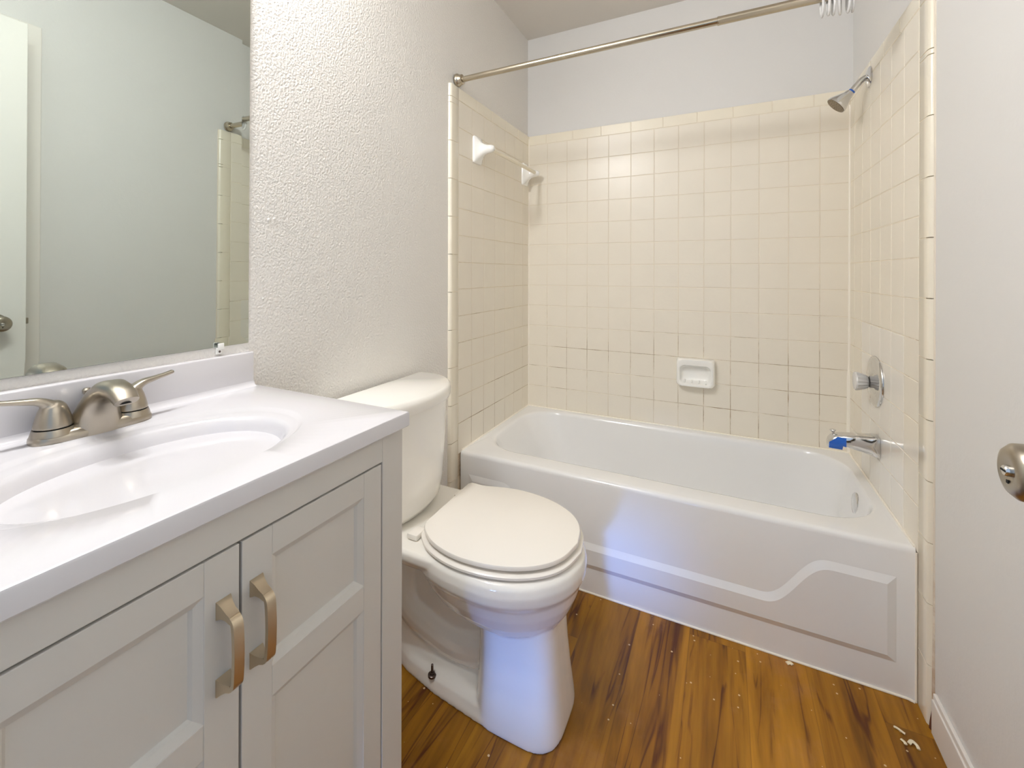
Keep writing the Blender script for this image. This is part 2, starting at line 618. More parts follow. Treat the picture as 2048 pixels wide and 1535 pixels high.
# caulk beads
bm = bmesh.new()
lathe(bm, (XR, 0, 0.40), (0, 0, 1), [(0.006, 0.010), (0.30, 0.009), (0.36, 0.0055), (1.42, 0.0045)], 12)
struct(obj('trim_3', bm, M['caulk']), 'white caulk bead in the tiled corner beside the tub spout', 'caulk')
bm = bmesh.new()
lathe(bm, (XL, 0, 0.40), (0, 0, 1), [(0.008, 0.004), (1.47, 0.0035)], 10)
struct(obj('trim_4', bm, M['caulk']), 'thin caulk bead in the tiled corner behind the towel bar', 'caulk')
bm = bmesh.new()
tube(bm, [(WR, YTR - 0.066, 0.0), (WR, YTR - 0.066, 0.05), (WR, YTR - 0.067, 0.3), (WR, YTR - 0.066, 1.0), (WR, YTR - 0.066, ZA + CAP)], [0.006, 0.005, 0.003, 0.003, 0.003], 10)
obj('caulk_bead', bm, grout_material('stained_caulk', (228, 218, 202), (176, 140, 104), 0.70, 0.10), wall_r)
bm = bmesh.new()
tube(bm, [(WR - 0.006, YTR - 0.072, 0.002), (WR - 0.006, YTR - 0.073, 0.02), (WR - 0.004, YTR - 0.071, 0.055)], [0.006, 0.005, 0.0015], 8)
obj('rust_stain', bm, M['rust'], wall_r)
# chips in the left wall paint
bm = bmesh.new()
for (y, z, r) in ((-1.585, 1.258, 0.006), (-1.57, 1.262, 0.004), (-1.60, 1.07, 0.003)):
    lathe(bm, (WL - 0.001, y, z), (1, 0, 0), [(0, r), (0.0018, r * 0.8), (0.003, r * 0.3)], 10)
obj('paint_lump', bm, M['wall'], wall_l)

# closet casing on the right wall behind the open door
bm = bmesh.new()
rbox(bm, (WR - 0.012, -1.57, 0.0), (WR, -1.505, 2.075), 0.003)
rbox(bm, (WR - 0.012, -2.30, 2.01), (WR, -1.57, 2.075), 0.003)
struct(obj('trim_1', bm, M['trim'], smooth=0), 'white casing board on the right wall seen in the mirror beside the door', 'trim')
# casing of the doorway
bm = bmesh.new()
rbox(bm, (DX0 - 0.002, WF - 0.115, 0), (DX0 + 0.014, WF + 0.004, DH), 0.002)
rbox(bm, (DX1 - 0.014, WF - 0.115, 0), (DX1 + 0.002, WF + 0.004, DH), 0.002)
rbox(bm, (DX0 + 0.014, WF - 0.115, DH - 0.014), (DX1 - 0.014, WF + 0.004, DH), 0.002)
struct(obj('trim_2', bm, M['trim'], smooth=0), 'white jamb lining the open doorway', 'trim')

# open door with knob ---------------------------------------------------
DF, DE = 1.272, -1.592          # door face and free edge
bm = bmesh.new()
rbox(bm, (DF, WF + 0.012, 0.012), (DF + 0.035, DE, 2.015), 0.0015)
door = struct(obj('door_1', bm, M['door'], smooth=0), 'white flush door standing open along the right wall, seen in the mirror', 'door')
KY, KZ = -1.672, 0.940
bm = bmesh.new()
lathe(bm, (DF, KY, KZ), (-1, 0, 0), [(0, 0.032), (0.004, 0.032), (0.009, 0.026), (0.012, 0.013), (0.028, 0.0115), (0.036, 0.016), (0.042, 0.0245), (0.052, 0.0275), (0.061, 0.0265), (0.066, 0.022), (0.068, 0.016), (0.0655, 0.008), (0.0655, 0.0)], 48, cap1=False)
knob = obj('door_knob', bm, M['nickel'], door, label='round satin nickel privacy knob on the open door')
bm = bmesh.new()
lathe(bm, (DF - 0.064, KY, KZ), (-1, 0, 0), [(0, 0.0055), (0.0045, 0.0055), (0.006, 0.0045), (0.006, 0.0)], 24, cap1=False)
btn = obj('lock_button', bm, M['chrome'], knob)
bm = bmesh.new()
rbox(bm, (DF - 0.0705, KY - 0.0045, KZ - 0.0008), (DF - 0.0695, KY + 0.0045, KZ + 0.0008))
rbox(bm, (DF - 0.0672, KY - 0.0015, KZ - 0.0125), (DF - 0.0664, KY + 0.0025, KZ - 0.0095))
obj('key_slot', bm, M['gap'], knob, smooth=0)
bm = bmesh.new()
rbox(bm, (DF + 0.010, DE - 0.002, KZ - 0.028), (DF + 0.026, DE + 0.001, KZ + 0.028), 0.0008)
rbox(bm, (DF + 0.012, DE, KZ - 0.011), (DF + 0.023, DE + 0.011, KZ + 0.011), 0.002)
obj('latch', bm, M['nickel'], door)

# ------------------------------------------------------------------ bathtub
ZT, YF = 0.4045, -0.722
tub = thing('bathtub', 'white alcove bathtub with embossed apron below the cream tiles', 'bathtub', (0.707, -0.36, 0))
bm = bmesh.new()
PER = 12
ops = [rrect(XL + 0.001, XR - 0.001, YF + 0.012, -0.001, [0.002] * 4, 0.05, PER)]
outer = lambda dx, dy, z: rrect(XL + 0.001, XR - 0.001, YF + dy, -0.001, [0.002, 0.002, 0.003, 0.003], z, PER)
inner = lambda d, z, r, xr=0.0, xl=0.0: rrect(0.040 + d + xl, 1.383 - d * 0.6 - xr, -0.632 + d * 0.8, -0.040 - d * 0.6, [r] * 4, z, PER)
loops = [outer(0, 0.0, 0.0), outer(0, 0.0, ZT - 0.016), outer(0, 0.002, ZT - 0.008), outer(0, 0.006, ZT - 0.003), outer(0, 0.012, ZT - 0.0005), outer(0, 0.02, ZT),
         inner(-0.006, ZT + 0.0005, 0.17), inner(0.004, ZT - 0.001, 0.165), inner(0.012, ZT - 0.006, 0.16), inner(0.018, ZT - 0.016, 0.155),
         inner(0.024, ZT - 0.05, 0.15, 0.004, 0.02), inner(0.040, ZT - 0.16, 0.14, 0.012, 0.07), inner(0.055, ZT - 0.26, 0.13, 0.02, 0.11),
         inner(0.072, ZT - 0.305, 0.12, 0.03, 0.14), inner(0.10, ZT - 0.328, 0.11, 0.04, 0.17), inner(0.15, ZT - 0.335, 0.08, 0.05, 0.2)]
loft(bm, loops, cap0=False, cap1=True)


def panel_outline(o, per=10):
    """outline of the raised apron panel in (x, z), pulled in by o"""
    def half(sign):
        pts = []
        xe = 1.372 - o
        zt = 0.318 - o
        zl = 0.178 - o
        # S from the high shoulder (x 1.225) down to the low run (x 1.035), smooth
        pts.append((xe, 0.088 + o * 0.85))
        pts.append((xe, zt))
        x_hi, x_lo = 1.232 + o * 0.35, 1.050 + o * 0.35
        for k in range(per * 2 + 1):
            t = k / (per * 2)
            s = t * t * t * (t * (6 * t - 15) + 10)
            x = x_hi + (x_lo - x_hi) * t
            pts.append((x, zt + (zl - zt) * s))
        if sign < 0:
            pts = [(XL + XR - x, z) for x, z in reversed(pts)]
        return pts
    return half(1) + half(-1)


obj('tub_body', bm, M['tub'], tub, smooth=32)
bm = bmesh.new()
ol, il = panel_outline(0.0), panel_outline(0.021)
ov = [Vector((x, YF - 0.0002, z)) for x, z in ol]
iv = [Vector((x, YF - 0.0085, z)) for x, z in il]
n = len(ov)
for i in range(n):
    j = (i + 1) % n
    quad(bm, (ov[i], ov[j], iv[j], iv[i]))
zb = il[0][1]
for i in range(1, n - 2):
    quad(bm, (iv[i], iv[i + 1], Vector((iv[i + 1].x, iv[i + 1].y, zb)), Vector((iv[i].x, iv[i].y, zb))))
obj('apron_panel', bm, M['tub'], tub, smooth=12)
bm = bmesh.new()
lathe(bm, (1.3665, -0.338, 0.338), (-1, 0, 0.08), [(0, 0.037), (0.004, 0.037), (0.0075, 0.033), (0.009, 0.022), (0.0095, 0.0)], 32, cap1=False)
obj('overflow_plate', bm, M['chrome'], tub)
bm = bmesh.new()
lathe(bm, (1.16, -0.34, ZT - 0.336), (0, 0, 1), [(0, 0.035), (0.003, 0.034), (0.004, 0.025), (0.001, 0.02), (0.001, 0)], 24, cap1=False)
obj('drain', bm, M['chrome'], tub)
bm = bmesh.new()
tube(bm, [(XL + 0.01, YF - 0.001, 0.002), (0.7, YF - 0.001, 0.002), (XR - 0.02, YF - 0.001, 0.002), (XR - 0.005, YF - 0.006, 0.002)], 0.0035, 8)
tube(bm, [(XR - 0.002, YF - 0.002, 0.0), (XR - 0.002, YF - 0.002, ZT - 0.01)], 0.0028, 8)
tube(bm, [(XL + 0.003, -0.0050, ZT + 0.000), (XR - 0.003, -0.0050, ZT + 0.000)], 0.0045, 8)
tube(bm, [(XL + 0.002, YF + 0.01, ZT), (XL + 0.002, -0.003, ZT + 0.001)], 0.004, 8)
tube(bm, [(XR - 0.002, YF + 0.01, ZT), (XR - 0.002, -0.003, ZT + 0.001)], 0.004, 8)
obj('caulk_line', bm, M['caulk'], tub)

# ------------------------------------------------------------------ toilet
TY = -1.198
toilet = thing('toilet', 'white two-piece toilet with closed lid between vanity and bathtub', 'toilet', (0.35, TY, 0))


def egg(xb, xf, hw, z, n=64, p=2.0, pb=2.6, mid=0.55):
    """bowl outline: back at xb, front nose at xf, widest (hw) at fraction mid"""
    xm = xb + (xf - xb) * mid
    out = []
    for i in range(n):
        a = 2 * pi * i / n
        c, s = cos(a), sin(a)
        pp = p if c >= 0 else pb
        ax = (xf - xm) if c >= 0 else (xm - xb)
        out.append(Vector((xm + ax * sgnpow(c, 2 / pp), TY + hw * sgnpow(s, 2 / pp), z)))
    return out


bm = bmesh.new()
# bowl
loft(bm, [egg(0.36, 0.53, 0.070, 0.222), egg(0.31, 0.575, 0.105, 0.241), egg(0.275, 0.600, 0.132, 0.263), egg(0.245, 0.617, 0.153, 0.290), egg(0.222, 0.631, 0.170, 0.322), egg(0.205, 0.640, 0.182, 0.353), egg(0.20, 0.646, 0.1890, 0.364),
          egg(0.20, 0.650, 0.1935, 0.371), egg(0.195, 0.6515, 0.1955, 0.392), egg(0.195, 0.647, 0.192, 0.411), egg(0.20, 0.637, 0.184, 0.421)])
# pedestal column
ped = lambda x0, x1, hw, z, p=3.6: [Vector((x0 + (x1 - x0) * 0.5 + (x1 - x0) * 0.5 * sgnpow(cos(2 * pi * i / 64), 2 / p), TY + hw * sgnpow(sin(2 * pi * i / 64), 2 / p), z)) for i in range(64)]
loft(bm, [ped(0.378, 0.612, 0.117, 0.0), ped(0.378, 0.612, 0.117, 0.012), ped(0.380, 0.609, 0.114, 0.04), ped(0.384, 0.602, 0.106, 0.10), ped(0.386, 0.595, 0.101, 0.17), ped(0.386, 0.590, 0.101, 0.24), ped(0.39, 0.59, 0.10, 0.30), ped(0.38, 0.58, 0.10, 0.33)])
# foot plinth behind the column
foot = lambda z, k, s: [Vector((x, TY + y * k, z)) for x, y in ((0.42, -0.112), (0.27, -0.097), (0.16, -0.074), (0.10, -0.05), (0.09, 0.0), (0.10, 0.05), (0.16, 0.074), (0.27, 0.097), (0.42, 0.112))]
loft(bm, [foot(0.0, 1, 0), foot(0.012, 1.0, 0), foot(0.034, 0.93, 0), foot(0.044, 0.82, 0), foot(0.058, 0.45, 0)])
# trapway
tube(bm, smooth_path([(0.46, TY, 0.165), (0.38, TY, 0.125), (0.30, TY, 0.112), (0.22, TY, 0.13), (0.15, TY, 0.16), (0.12, TY, 0.22), (0.12, TY, 0.32)], 6), 0.068, 20)
# web under the deck
loft(bm, [[Vector((x, TY + s * 0.046, z)) for x, z in ((0.10, 0.0), (0.44, 0.0), (0.50, 0.36), (0.10, 0.36))] for s in (-1, 1)])
# deck
loft(bm, [rrect(0.05, 0.34, TY - 0.13, TY + 0.13, 0.05, 0.345, 6), rrect(0.035, 0.37, TY - 0.165, TY + 0.165, 0.05, 0.375, 6), rrect(0.03, 0.38, TY - 0.178, TY + 0.178, 0.045, 0.395, 6), rrect(0.03, 0.38, TY - 0.178, TY + 0.178, 0.045, 0.412, 6), rrect(0.038, 0.37, TY - 0.170, TY + 0.170, 0.04, 0.419, 6)])
tb_ = obj('toilet_bowl', bm, M['china'], toilet, smooth=180)
rm = tb_.modifiers.new('Remesh', 'REMESH')
rm.mode = 'VOXEL'
rm.voxel_size = 0.0026
rm.use_smooth_shade = True
sm_ = tb_.modifiers.new('Smooth', 'SMOOTH')
sm_.factor = 0.5
sm_.iterations = 14
# tank: D-shaped in plan, tapering down
TKY = -1.222


def tank_loop(xf, hw, z, p=2.25, xb=0.016, n=40):
    pts = []
    for i in range(n + 1):
        a = -pi / 2 + pi * i / n
        pts.append(Vector((xb + 0.02 + (xf - xb - 0.02) * abs(cos(a)) ** (2 / p), TKY + hw * sgnpow(sin(a), 2 / p), z)))
    pts.append(Vector((xb, TKY + hw * 0.985, z)))
    pts.append(Vector((xb, TKY - hw * 0.985, z)))
    return pts


bm = bmesh.new()
loft(bm, [tank_loop(0.150, 0.150, 0.424), tank_loop(0.172, 0.176, 0.432), tank_loop(0.184, 0.192, 0.452), tank_loop(0.190, 0.200, 0.49), tank_loop(0.197, 0.209, 0.62), tank_loop(0.203, 0.215, 0.752)])
obj('tank', bm, M['china'], toilet, smooth=50)
bm = bmesh.new()
loft(bm, [tank_loop(0.203, 0.216, 0.742, xb=0.012), tank_loop(0.212, 0.224, 0.744, xb=0.008), tank_loop(0.216, 0.228, 0.752, xb=0.006), tank_loop(0.217, 0.229, 0.768, xb=0.006), tank_loop(0.214, 0.226, 0.779, xb=0.008), tank_loop(0.206, 0.218, 0.7845, xb=0.012)])
obj('tank_lid', bm, M['china'], toilet, smooth=50)


def lid_outline(grow, z, sc=1.0):
    pts = []
    common = [(0.325, 0.174), (0.365, 0.184), (0.413, 0.187), (0.475, 0.179), (0.535, 0.157), (0.587, 0.119), (0.619, 0.068), (0.633, 0.0)]
    r_ = [(0.228, 0.150), (0.234, 0.160), (0.247, 0.161), (0.268, 0.160), (0.294, 0.165)] + common
    l_ = [(0.237, 0.098), (0.243, 0.114), (0.256, 0.130), (0.273, 0.145), (0.294, 0.160)] + common
    r_, l_ = (smooth_path([Vector((x, y, 0)) for x, y in c], 5) for c in (r_, l_))
    full = [(p.x, p.y) for p in r_] + [(p.x, -p.y) for p in reversed(l_[:-1])]
    cx, cy = 0.42, 0.0
    out = []
    for i, (x, y) in enumerate(full):
        a = Vector(full[i - 1]) if i else Vector((x - 0.01, y))
        b = Vector(full[(i + 1) % len(full)]) if i < len(full) - 1 else Vector((x - 0.01, y))
        t = (b - a).normalized()
        nrm = Vector((-t.y, t.x))
        if nrm.dot(Vector((x - cx, y))) < 0:
            nrm = -nrm
        out.append(Vector((cx + (x + nrm.x * grow - cx) * sc, TY + 0.008 + (y + nrm.y * grow) * sc, z)))
    return out


bm = bmesh.new()
loft(bm, [lid_outline(-0.002, 0.4422, 0.80), lid_outline(-0.002, 0.4422), lid_outline(0.0, 0.4436), lid_outline(0.0, 0.4500), lid_outline(-0.0016, 0.4530), lid_outline(-0.0045, 0.4543)])
obj('seat_lid', bm, M['seat'], toilet, smooth=35)
bm = bmesh.new()
loft(bm, [lid_outline(0.004, 0.4212, 0.80), lid_outline(0.004, 0.4252), lid_outline(0.0085, 0.427), lid_outline(0.0080, 0.432), lid_outline(0.005, 0.4346), lid_outline(-0.002, 0.4356), lid_outline(-0.002, 0.4357, 0.80)])
for s in (-1, 1):
    rbox(bm, (0.205, TY + 0.006 + s * 0.118 - 0.022, 0.421), (0.238, TY + 0.006 + s * 0.118 + 0.022, 0.4365), 0.004)
obj('seat_ring', bm, M['seat'], toilet, smooth=35)
bm = bmesh.new()
BX, BY, BZ = 0.255, -1.283, 0.040
lathe(bm, (BX, BY, BZ - 0.004), (0, 0, 1), [(0, 0.0115), (0.005, 0.0115), (0.0065, 0.009), (0.0065, 0.0)], 20, cap1=False)
lathe(bm, (BX, BY, BZ + 0.001), (0, 0, 1), [(0, 0.0065), (0.005, 0.0065), (0.0055, 0.0035), (0.026, 0.0033), (0.027, 0.002)], 12)
obj('floor_bolt', bm, M['bolt'], toilet, label='bare dark floor bolt with washer')

# ------------------------------------------------------------------ vanity cabinet
VY0, VY1, VC = -2.258, -1.627, -1.9425
XF = 0.425
van = thing('vanity_cabinet', 'light grey bathroom vanity cabinet with two panelled doors', 'cabinet', (0.2, VC, 0))
bm = bmesh.new()
# carcass: sides, bottom, back, face frame
rbox(bm, (WL + 0.002, VY0, 0.0), (XF - 0.02, VY0 + 0.016, 0.846), 0.001)
rbox(bm, (WL + 0.002, VY1 - 0.016, 0.0), (XF - 0.02, VY1, 0.846), 0.001)
rbox(bm, (WL + 0.002, VY0 + 0.016, 0.09), (XF - 0.02, VY1 - 0.016, 0.106))
rbox(bm, (WL + 0.002, VY0 + 0.016, 0.106), (WL + 0.010, VY1 - 0.016, 0.846))
rbox(bm, (XF - 0.02, VY1 - 0.0545, 0.0), (XF, VY1, 0.8465), 0.0012)
rbox(bm, (XF - 0.02, VY0, 0.0), (XF, VY0 + 0.0545, 0.8465), 0.0012)
rbox(bm, (XF - 0.02, VY0 + 0.0545, 0.7995), (XF - 0.0004, VY1 - 0.0545, 0.8465), 0.0012)
rbox(bm, (XF - 0.02, VY0 + 0.0545, 0.0), (XF - 0.0004, VY1 - 0.0545, 0.10), 0.0012)
obj('carcass', bm, M['cabinet'], van, smooth=0)
bm = bmesh.new()
rbox(bm, (XF - 0.030, VY0 + 0.03, 0.09), (XF - 0.0225, VY1 - 0.03, 0.815))
obj('inner_face', bm, M['cabinet_dark'], van, smooth=0)


def cab_door(y0, y1, handle_y):
    z0, z1 = 0.1025, 0.7962
    st, rt = 0.0425, 0.0395
    bm = bmesh.new()
    x0, x1 = XF - 0.019, XF - 0.0008
    rbox(bm, (x0, y0, z0), (x1, y0 + st, z1), 0.0009)
    rbox(bm, (x0, y1 - st, z0), (x1, y1, z1), 0.0009)
    for za, zb in ((z1 - rt, z1), (0.568, 0.609), (z0, z0 + 0.055)):
        rbox(bm, (x0, y0 + st, za), (x1 - 0.0002, y1 - st, zb), 0.0009)
    for za, zb in ((0.609, z1 - rt), (z0 + 0.055, 0.568)):
        ya, yb = y0 + st, y1 - st
        b, d = 0.0125, 0.0095
        o_ = [Vector((x1 - 0.0012, y, z)) for y, z in ((ya, za), (yb, za), (yb, zb), (ya, zb))]
        m_ = [Vector((x1 - 0.0012 - d * 0.55, y, z)) for y, z in ((ya + b * .75, za + b * .75), (yb - b * .75, za + b * .75), (yb - b * .75, zb - b * .75), (ya + b * .75, zb - b * .75))]
        i_ = [Vector((x1 - 0.0012 - d, y, z)) for y, z in ((ya + b, za + b), (yb - b, za + b), (yb - b, zb - b), (ya + b, zb - b))]
        loft(bm, [o_, m_, i_], cap0=False, cap1=True)
    d = obj('door', bm, M['cabinet'], van, smooth=0)
    # bow pull: two flared feet and a flat strap
    bm = bmesh.new()
    hz0, hz1 = 0.6395, 0.731
    for hz, s in ((hz0, 1), (hz1, -1)):
        lp = []
        for t, wy, wz, zo in ((0.0, 0.0092, 0.0105, 0.0), (0.002, 0.0088, 0.0100, 0.0), (0.007, 0.0072, 0.0070, 0.001), (0.014, 0.0064, 0.0046, 0.0035), (0.022, 0.0062, 0.0040, 0.006)):
            lp.append([Vector((x1 + t, handle_y + a * wy, hz + s * zo + c * wz)) for a, c in ((-1, -1), (1, -1), (1, 1), (-1, 1))])
        loft(bm, lp)
    strap = [(x1 + 0.018, handle_y, hz0 + 0.0035), (x1 + 0.0245, handle_y, hz0 + 0.0075), (x1 + 0.0275, handle_y, hz0 + 0.016), (x1 + 0.0290, handle_y, (hz0 + hz1) / 2),
             (x1 + 0.0275, handle_y, hz1 - 0.016), (x1 + 0.0245, handle_y, hz1 - 0.0075), (x1 + 0.018, handle_y, hz1 - 0.0035)]
    sp_ = smooth_path(strap, 4)
    lp = []
    for i, p in enumerate(sp_):
        t = (sp_[min(i + 1, len(sp_) - 1)] - sp_[max(i - 1, 0)]).normalized()
        nn = Vector((t.z, 0, -t.x))
        wy = 0.0062
        lp.append([p + Vector((0, -wy, 0)) - nn * 0.0026, p + Vector((0, wy, 0)) - nn * 0.0026, p + Vector((0, wy, 0)) + nn * 0.0026, p + Vector((0, -wy, 0)) + nn * 0.0026])
    loft(bm, lp)
    obj('handle', bm, M['nickel_dark'], d, smooth=35, label='satin nickel bow pull')
    return d


GAP = 0.0018
cab_door(VC + GAP, VY1 - 0.0545 - 0.0026, VC + 0.021)
cab_door(VY0 + 0.0545 + 0.0026, VC - GAP, VC - 0.022)

# ------------------------------------------------------------------ vanity top with basin
ZC = 0.8755
CY0, CY1, CX0, CX1 = -2.262, -1.625, WL + 0.0005, 0.4395
top = thing('vanity_countertop', 'glossy white one-piece countertop with oval basin and backsplash', 'countertop', (0.2, VC, ZC - 0.028))
bm = bmesh.new()
NB = 96
BCX, BCY = 0.243, VC
ring = lambda ax, ay, z, p=2.15, cx=BCX: [Vector((cx + ax * sgnpow(cos(2 * pi * i / NB), 2 / p), BCY + ay * sgnpow(sin(2 * pi * i / NB), 2 / p), z)) for i in range(NB)]


def rect_ring(x0, x1, y0, y1, z):
    out = []
    for i in range(NB):
        a = 2 * pi * i / NB
        c, s = cos(a), sin(a)
        # spread along the rectangle through the same angle as the superellipse point
        px, py = 0.14 * sgnpow(c, 2 / 2.15), 0.2 * sgnpow(s, 2 / 2.15)
        k = min(((x1 if px > 0 else x0) - BCX) / px if abs(px) > 1e-6 else 1e9, ((y1 if py > 0 else y0) - BCY) / py if abs(py) > 1e-6 else 1e9)
        out.append([BCX + px * k, BCY + py * k, z])
    for cx_, cy_ in ((x0, y0), (x0, y1), (x1, y0), (x1, y1)):
        b = min(range(NB), key=lambda i: (out[i][0] - cx_) ** 2 + (out[i][1] - cy_) ** 2)
        out[b] = [cx_, cy_, z]
    return [Vector(p) for p in out]


E_ = 0.004
loft(bm, [rect_ring(CX0, CX1 - 0.002, CY0 + 0.002, CY1 - 0.002, ZC - 0.0275), rect_ring(CX0, CX1, CY0, CY1, ZC - 0.0255), rect_ring(CX0, CX1, CY0, CY1, ZC - E_),
          rect_ring(CX0, CX1 - 0.0012, CY0 + 0.0012, CY1 - 0.0012, ZC - 0.0012), rect_ring(CX0, CX1 - E_, CY0 + E_, CY1 - E_, ZC),
          ring(0.150, 0.222, ZC, cx=0.227), ring(0.1475, 0.217, ZC - 0.0010, cx=0.2285), ring(0.143, 0.209, ZC - 0.0034, cx=0.232), ring(0.140, 0.204, ZC - 0.0040, cx=0.234), ring(0.130, 0.187, ZC - 0.0044),
          ring(0.126, 0.182, ZC - 0.0062), ring(0.122, 0.1775, ZC - 0.011), ring(0.119, 0.174, ZC - 0.020), ring(0.113, 0.166, ZC - 0.045), ring(0.104, 0.152, ZC - 0.075),
          ring(0.088, 0.128, ZC - 0.102), ring(0.065, 0.092, ZC - 0.120), ring(0.040, 0.052, ZC - 0.129, 2.0), ring(0.022, 0.022, ZC - 0.132, 2.0)], cap0=True, cap1=True)
obj('countertop_slab', bm, M['counter'], top, smooth=40)
bm = bmesh.new()
rbox(bm, (CX0, CY0, ZC - 0.001), (0.0078, CY1 - 0.010, 0.9525), 0.003, 3)
# cove where the splash meets the deck
cv = []
for y in (CY0, CY1 - 0.010):
    lp = [Vector((0.0065, y, ZC - 0.001)), Vector((0.0075, y, ZC + 0.011))]
    for k in range(7):
        a = pi + pi / 2 * k / 6
        lp.append(Vector((0.0078 + 0.011 + 0.011 * cos(a), y, ZC + 0.011 + 0.011 * sin(a))))
    lp.append(Vector((0.0188, y, ZC - 0.001)))
    cv.append(lp)
loft(bm, cv)
obj('backsplash', bm, M['counter'], top, smooth=50)
bm = bmesh.new()
lathe(bm, (BCX, BCY, ZC - 0.1325), (0, 0, 1), [(0, 0.021), (0.003, 0.0215), (0.004, 0.019), (0.002, 0.016), (0.005, 0.014), (0.006, 0.0)], 24, cap1=False)
obj('drain', bm, M['nickel'], top)

# ------------------------------------------------------------------ faucet
FX, FY = 0.047, VC
fau = thing('sink_faucet', 'brushed nickel two-handle faucet on the white countertop', 'faucet', (FX, FY, ZC))
bm = bmesh.new()
st = lambda ax, ay, z, p=3.0: superell(FX, FY, ax, ay, z, 56, p)
loft(bm, [st(0.0275, 0.0785, ZC - 0.0005), st(0.0280, 0.0790, ZC + 0.003), st(0.0275, 0.0785, ZC + 0.008), st(0.0250, 0.0755, ZC + 0.0125), st(0.0225, 0.0725, ZC + 0.0150), st(0.016, 0.062, ZC + 0.0160)])
for s in (-1, 1):
    lathe(bm, (FX, FY + s * 0.051, ZC + 0.010), (0, 0, 1), [(0, 0.0268), (0.005, 0.0255), (0.0098, 0.0238), (0.0098, 0.010)], 32)
obj('base_plate', bm, M['nickel'], fau, smooth=45)
for s in (-1, 1):
    bm = bmesh.new()
    lathe(bm, (FX, FY + s * 0.051, ZC + 0.0195), (0, 0, 1), [(0, 0.0215), (0.0018, 0.0215)], 32)
    obj('handle_joint', bm, M['gap'], fau)
# spout: broad foot rising and arching forward
bm = bmesh.new()
# (centre x, centre z, half width y, half thickness, direction angle of section normal)
prof = [(0.049, ZC + 0.000, 0.0365, 0.0285, 90), (0.0495, ZC + 0.010, 0.0350, 0.0272, 88), (0.054, ZC + 0.028, 0.0302, 0.0228, 76), (0.062, ZC + 0.045, 0.0250, 0.0192, 62), (0.074, ZC + 0.0595, 0.0226, 0.0170, 44),
        (0.091, ZC + 0.0700, 0.0208, 0.0158, 22), (0.109, ZC + 0.0738, 0.0195, 0.0146, 2), (0.126, ZC + 0.0718, 0.0182, 0.0135, -16), (0.140, ZC + 0.0660, 0.0170, 0.0122, -32), (0.149, ZC + 0.0595, 0.0158, 0.0105, -48)]
lp = []
for cx_, cz_, hw, ht, an in prof:
    a = radians(an)
    tx, tz = cos(a), sin(a)
    nx, nz = -tz, tx
    lp.append([Vector((cx_ + nx * ht * sgnpow(sin(2 * pi * k / 32), 2 / 2.5), FY + hw * sgnpow(cos(2 * pi * k / 32), 2 / 2.5), cz_ + nz * ht * sgnpow(sin(2 * pi * k / 32), 2 / 2.5))) for k in range(32)])
loft(bm, lp)
obj('spout', bm, M['nickel'], fau, smooth=50)
bm = bmesh.new()
lathe(bm, (0.1395, FY, ZC + 0.0580), (0.15, 0, -1), [(0, 0.0095), (0.003, 0.0095), (0.003, 0.007), (0.001, 0.006), (0.001, 0)], 20, cap1=False)
obj('aerator', bm, M['gap'], fau)


def faucet_handle(s):
    bm = bmesh.new()
    hy = FY + s * 0.051
    lathe(bm, (FX, hy, ZC + 0.0212), (0, 0, 1), [(0, 0.0234), (0.006, 0.0226), (0.015, 0.0206), (0.024, 0.0180), (0.031, 0.0150), (0.036, 0.0110), (0.039, 0.0060), (0.040, 0.0)], 32, cap1=False)
    pth = smooth_path([(FX, hy - s * 0.004, ZC + 0.046), (FX - 0.0005, hy + s * 0.006, ZC + 0.0555), (FX - 0.001, hy + s * 0.018, ZC + 0.0625), (FX - 0.002, hy + s * 0.036, ZC + 0.0660), (FX - 0.003, hy + s * 0.054, ZC + 0.0690), (FX - 0.004, hy + s * 0.068, ZC + 0.0720)], 5)
    nP = len(pth)
    rad = []
    for i in range(nP):
        t = i / (nP - 1)
        rad.append((0.0085 * (1 - t) ** 1.8 + 0.0058, 0.0080 * (1 - t) ** 2.2 + 0.0034))
    # section: wide across x, thin in z
    loops = []
    for i, p in enumerate(pth):
        tg = (pth[min(i + 1, nP - 1)] - pth[max(i - 1, 0)]).normalized()
        up = Vector((1, 0, 0)).cross(tg).normalized()
        loops.append([p + Vector((1, 0, 0)) * rad[i][0] * sgnpow(cos(2 * pi * k / 20), 0.8) + up * rad[i][1] * sgnpow(sin(2 * pi * k / 20), 0.8) for k in range(20)])
    loft(bm, loops)
    h = obj('handle', bm, M['nickel'], fau, smooth=60)
    r_ = h.modifiers.new('Remesh', 'REMESH')
    r_.mode = 'VOXEL'
    r_.voxel_size = 0.0009
    r_.use_smooth_shade = True
    s_ = h.modifiers.new('Smooth', 'SMOOTH')
    s_.factor = 0.5
    s_.iterations = 12


faucet_handle(-1)
faucet_handle(1)
bm = bmesh.new()
lathe(bm, (0.0200, FY, ZC + 0.004), (0, 0, 1), [(0, 0.003), (0.050, 0.0028), (0.052, 0.0055), (0.058, 0.0062), (0.061, 0.004), (0.0615, 0)], 16, cap1=False)
obj('lift_rod', bm, M['nickel'], fau)

# ------------------------------------------------------------------ mirror
MY0, MY1, MZ0, MZ1 = -2.245, -1.6375, 0.9715, 1.886
mir = thing('wall_mirror', 'large plain mirror hanging on the left wall over the sink', 'mirror', (-0.004, VC, MZ0))
bm = bmesh.new()
tl, yw = 0.00533, 0.0123          # the glass hangs very slightly out of true


def mp(y, z, d):
    return Vector((-0.0045 + d + (z - 1.33) * tl - (y + 1.9) * yw, y, z))


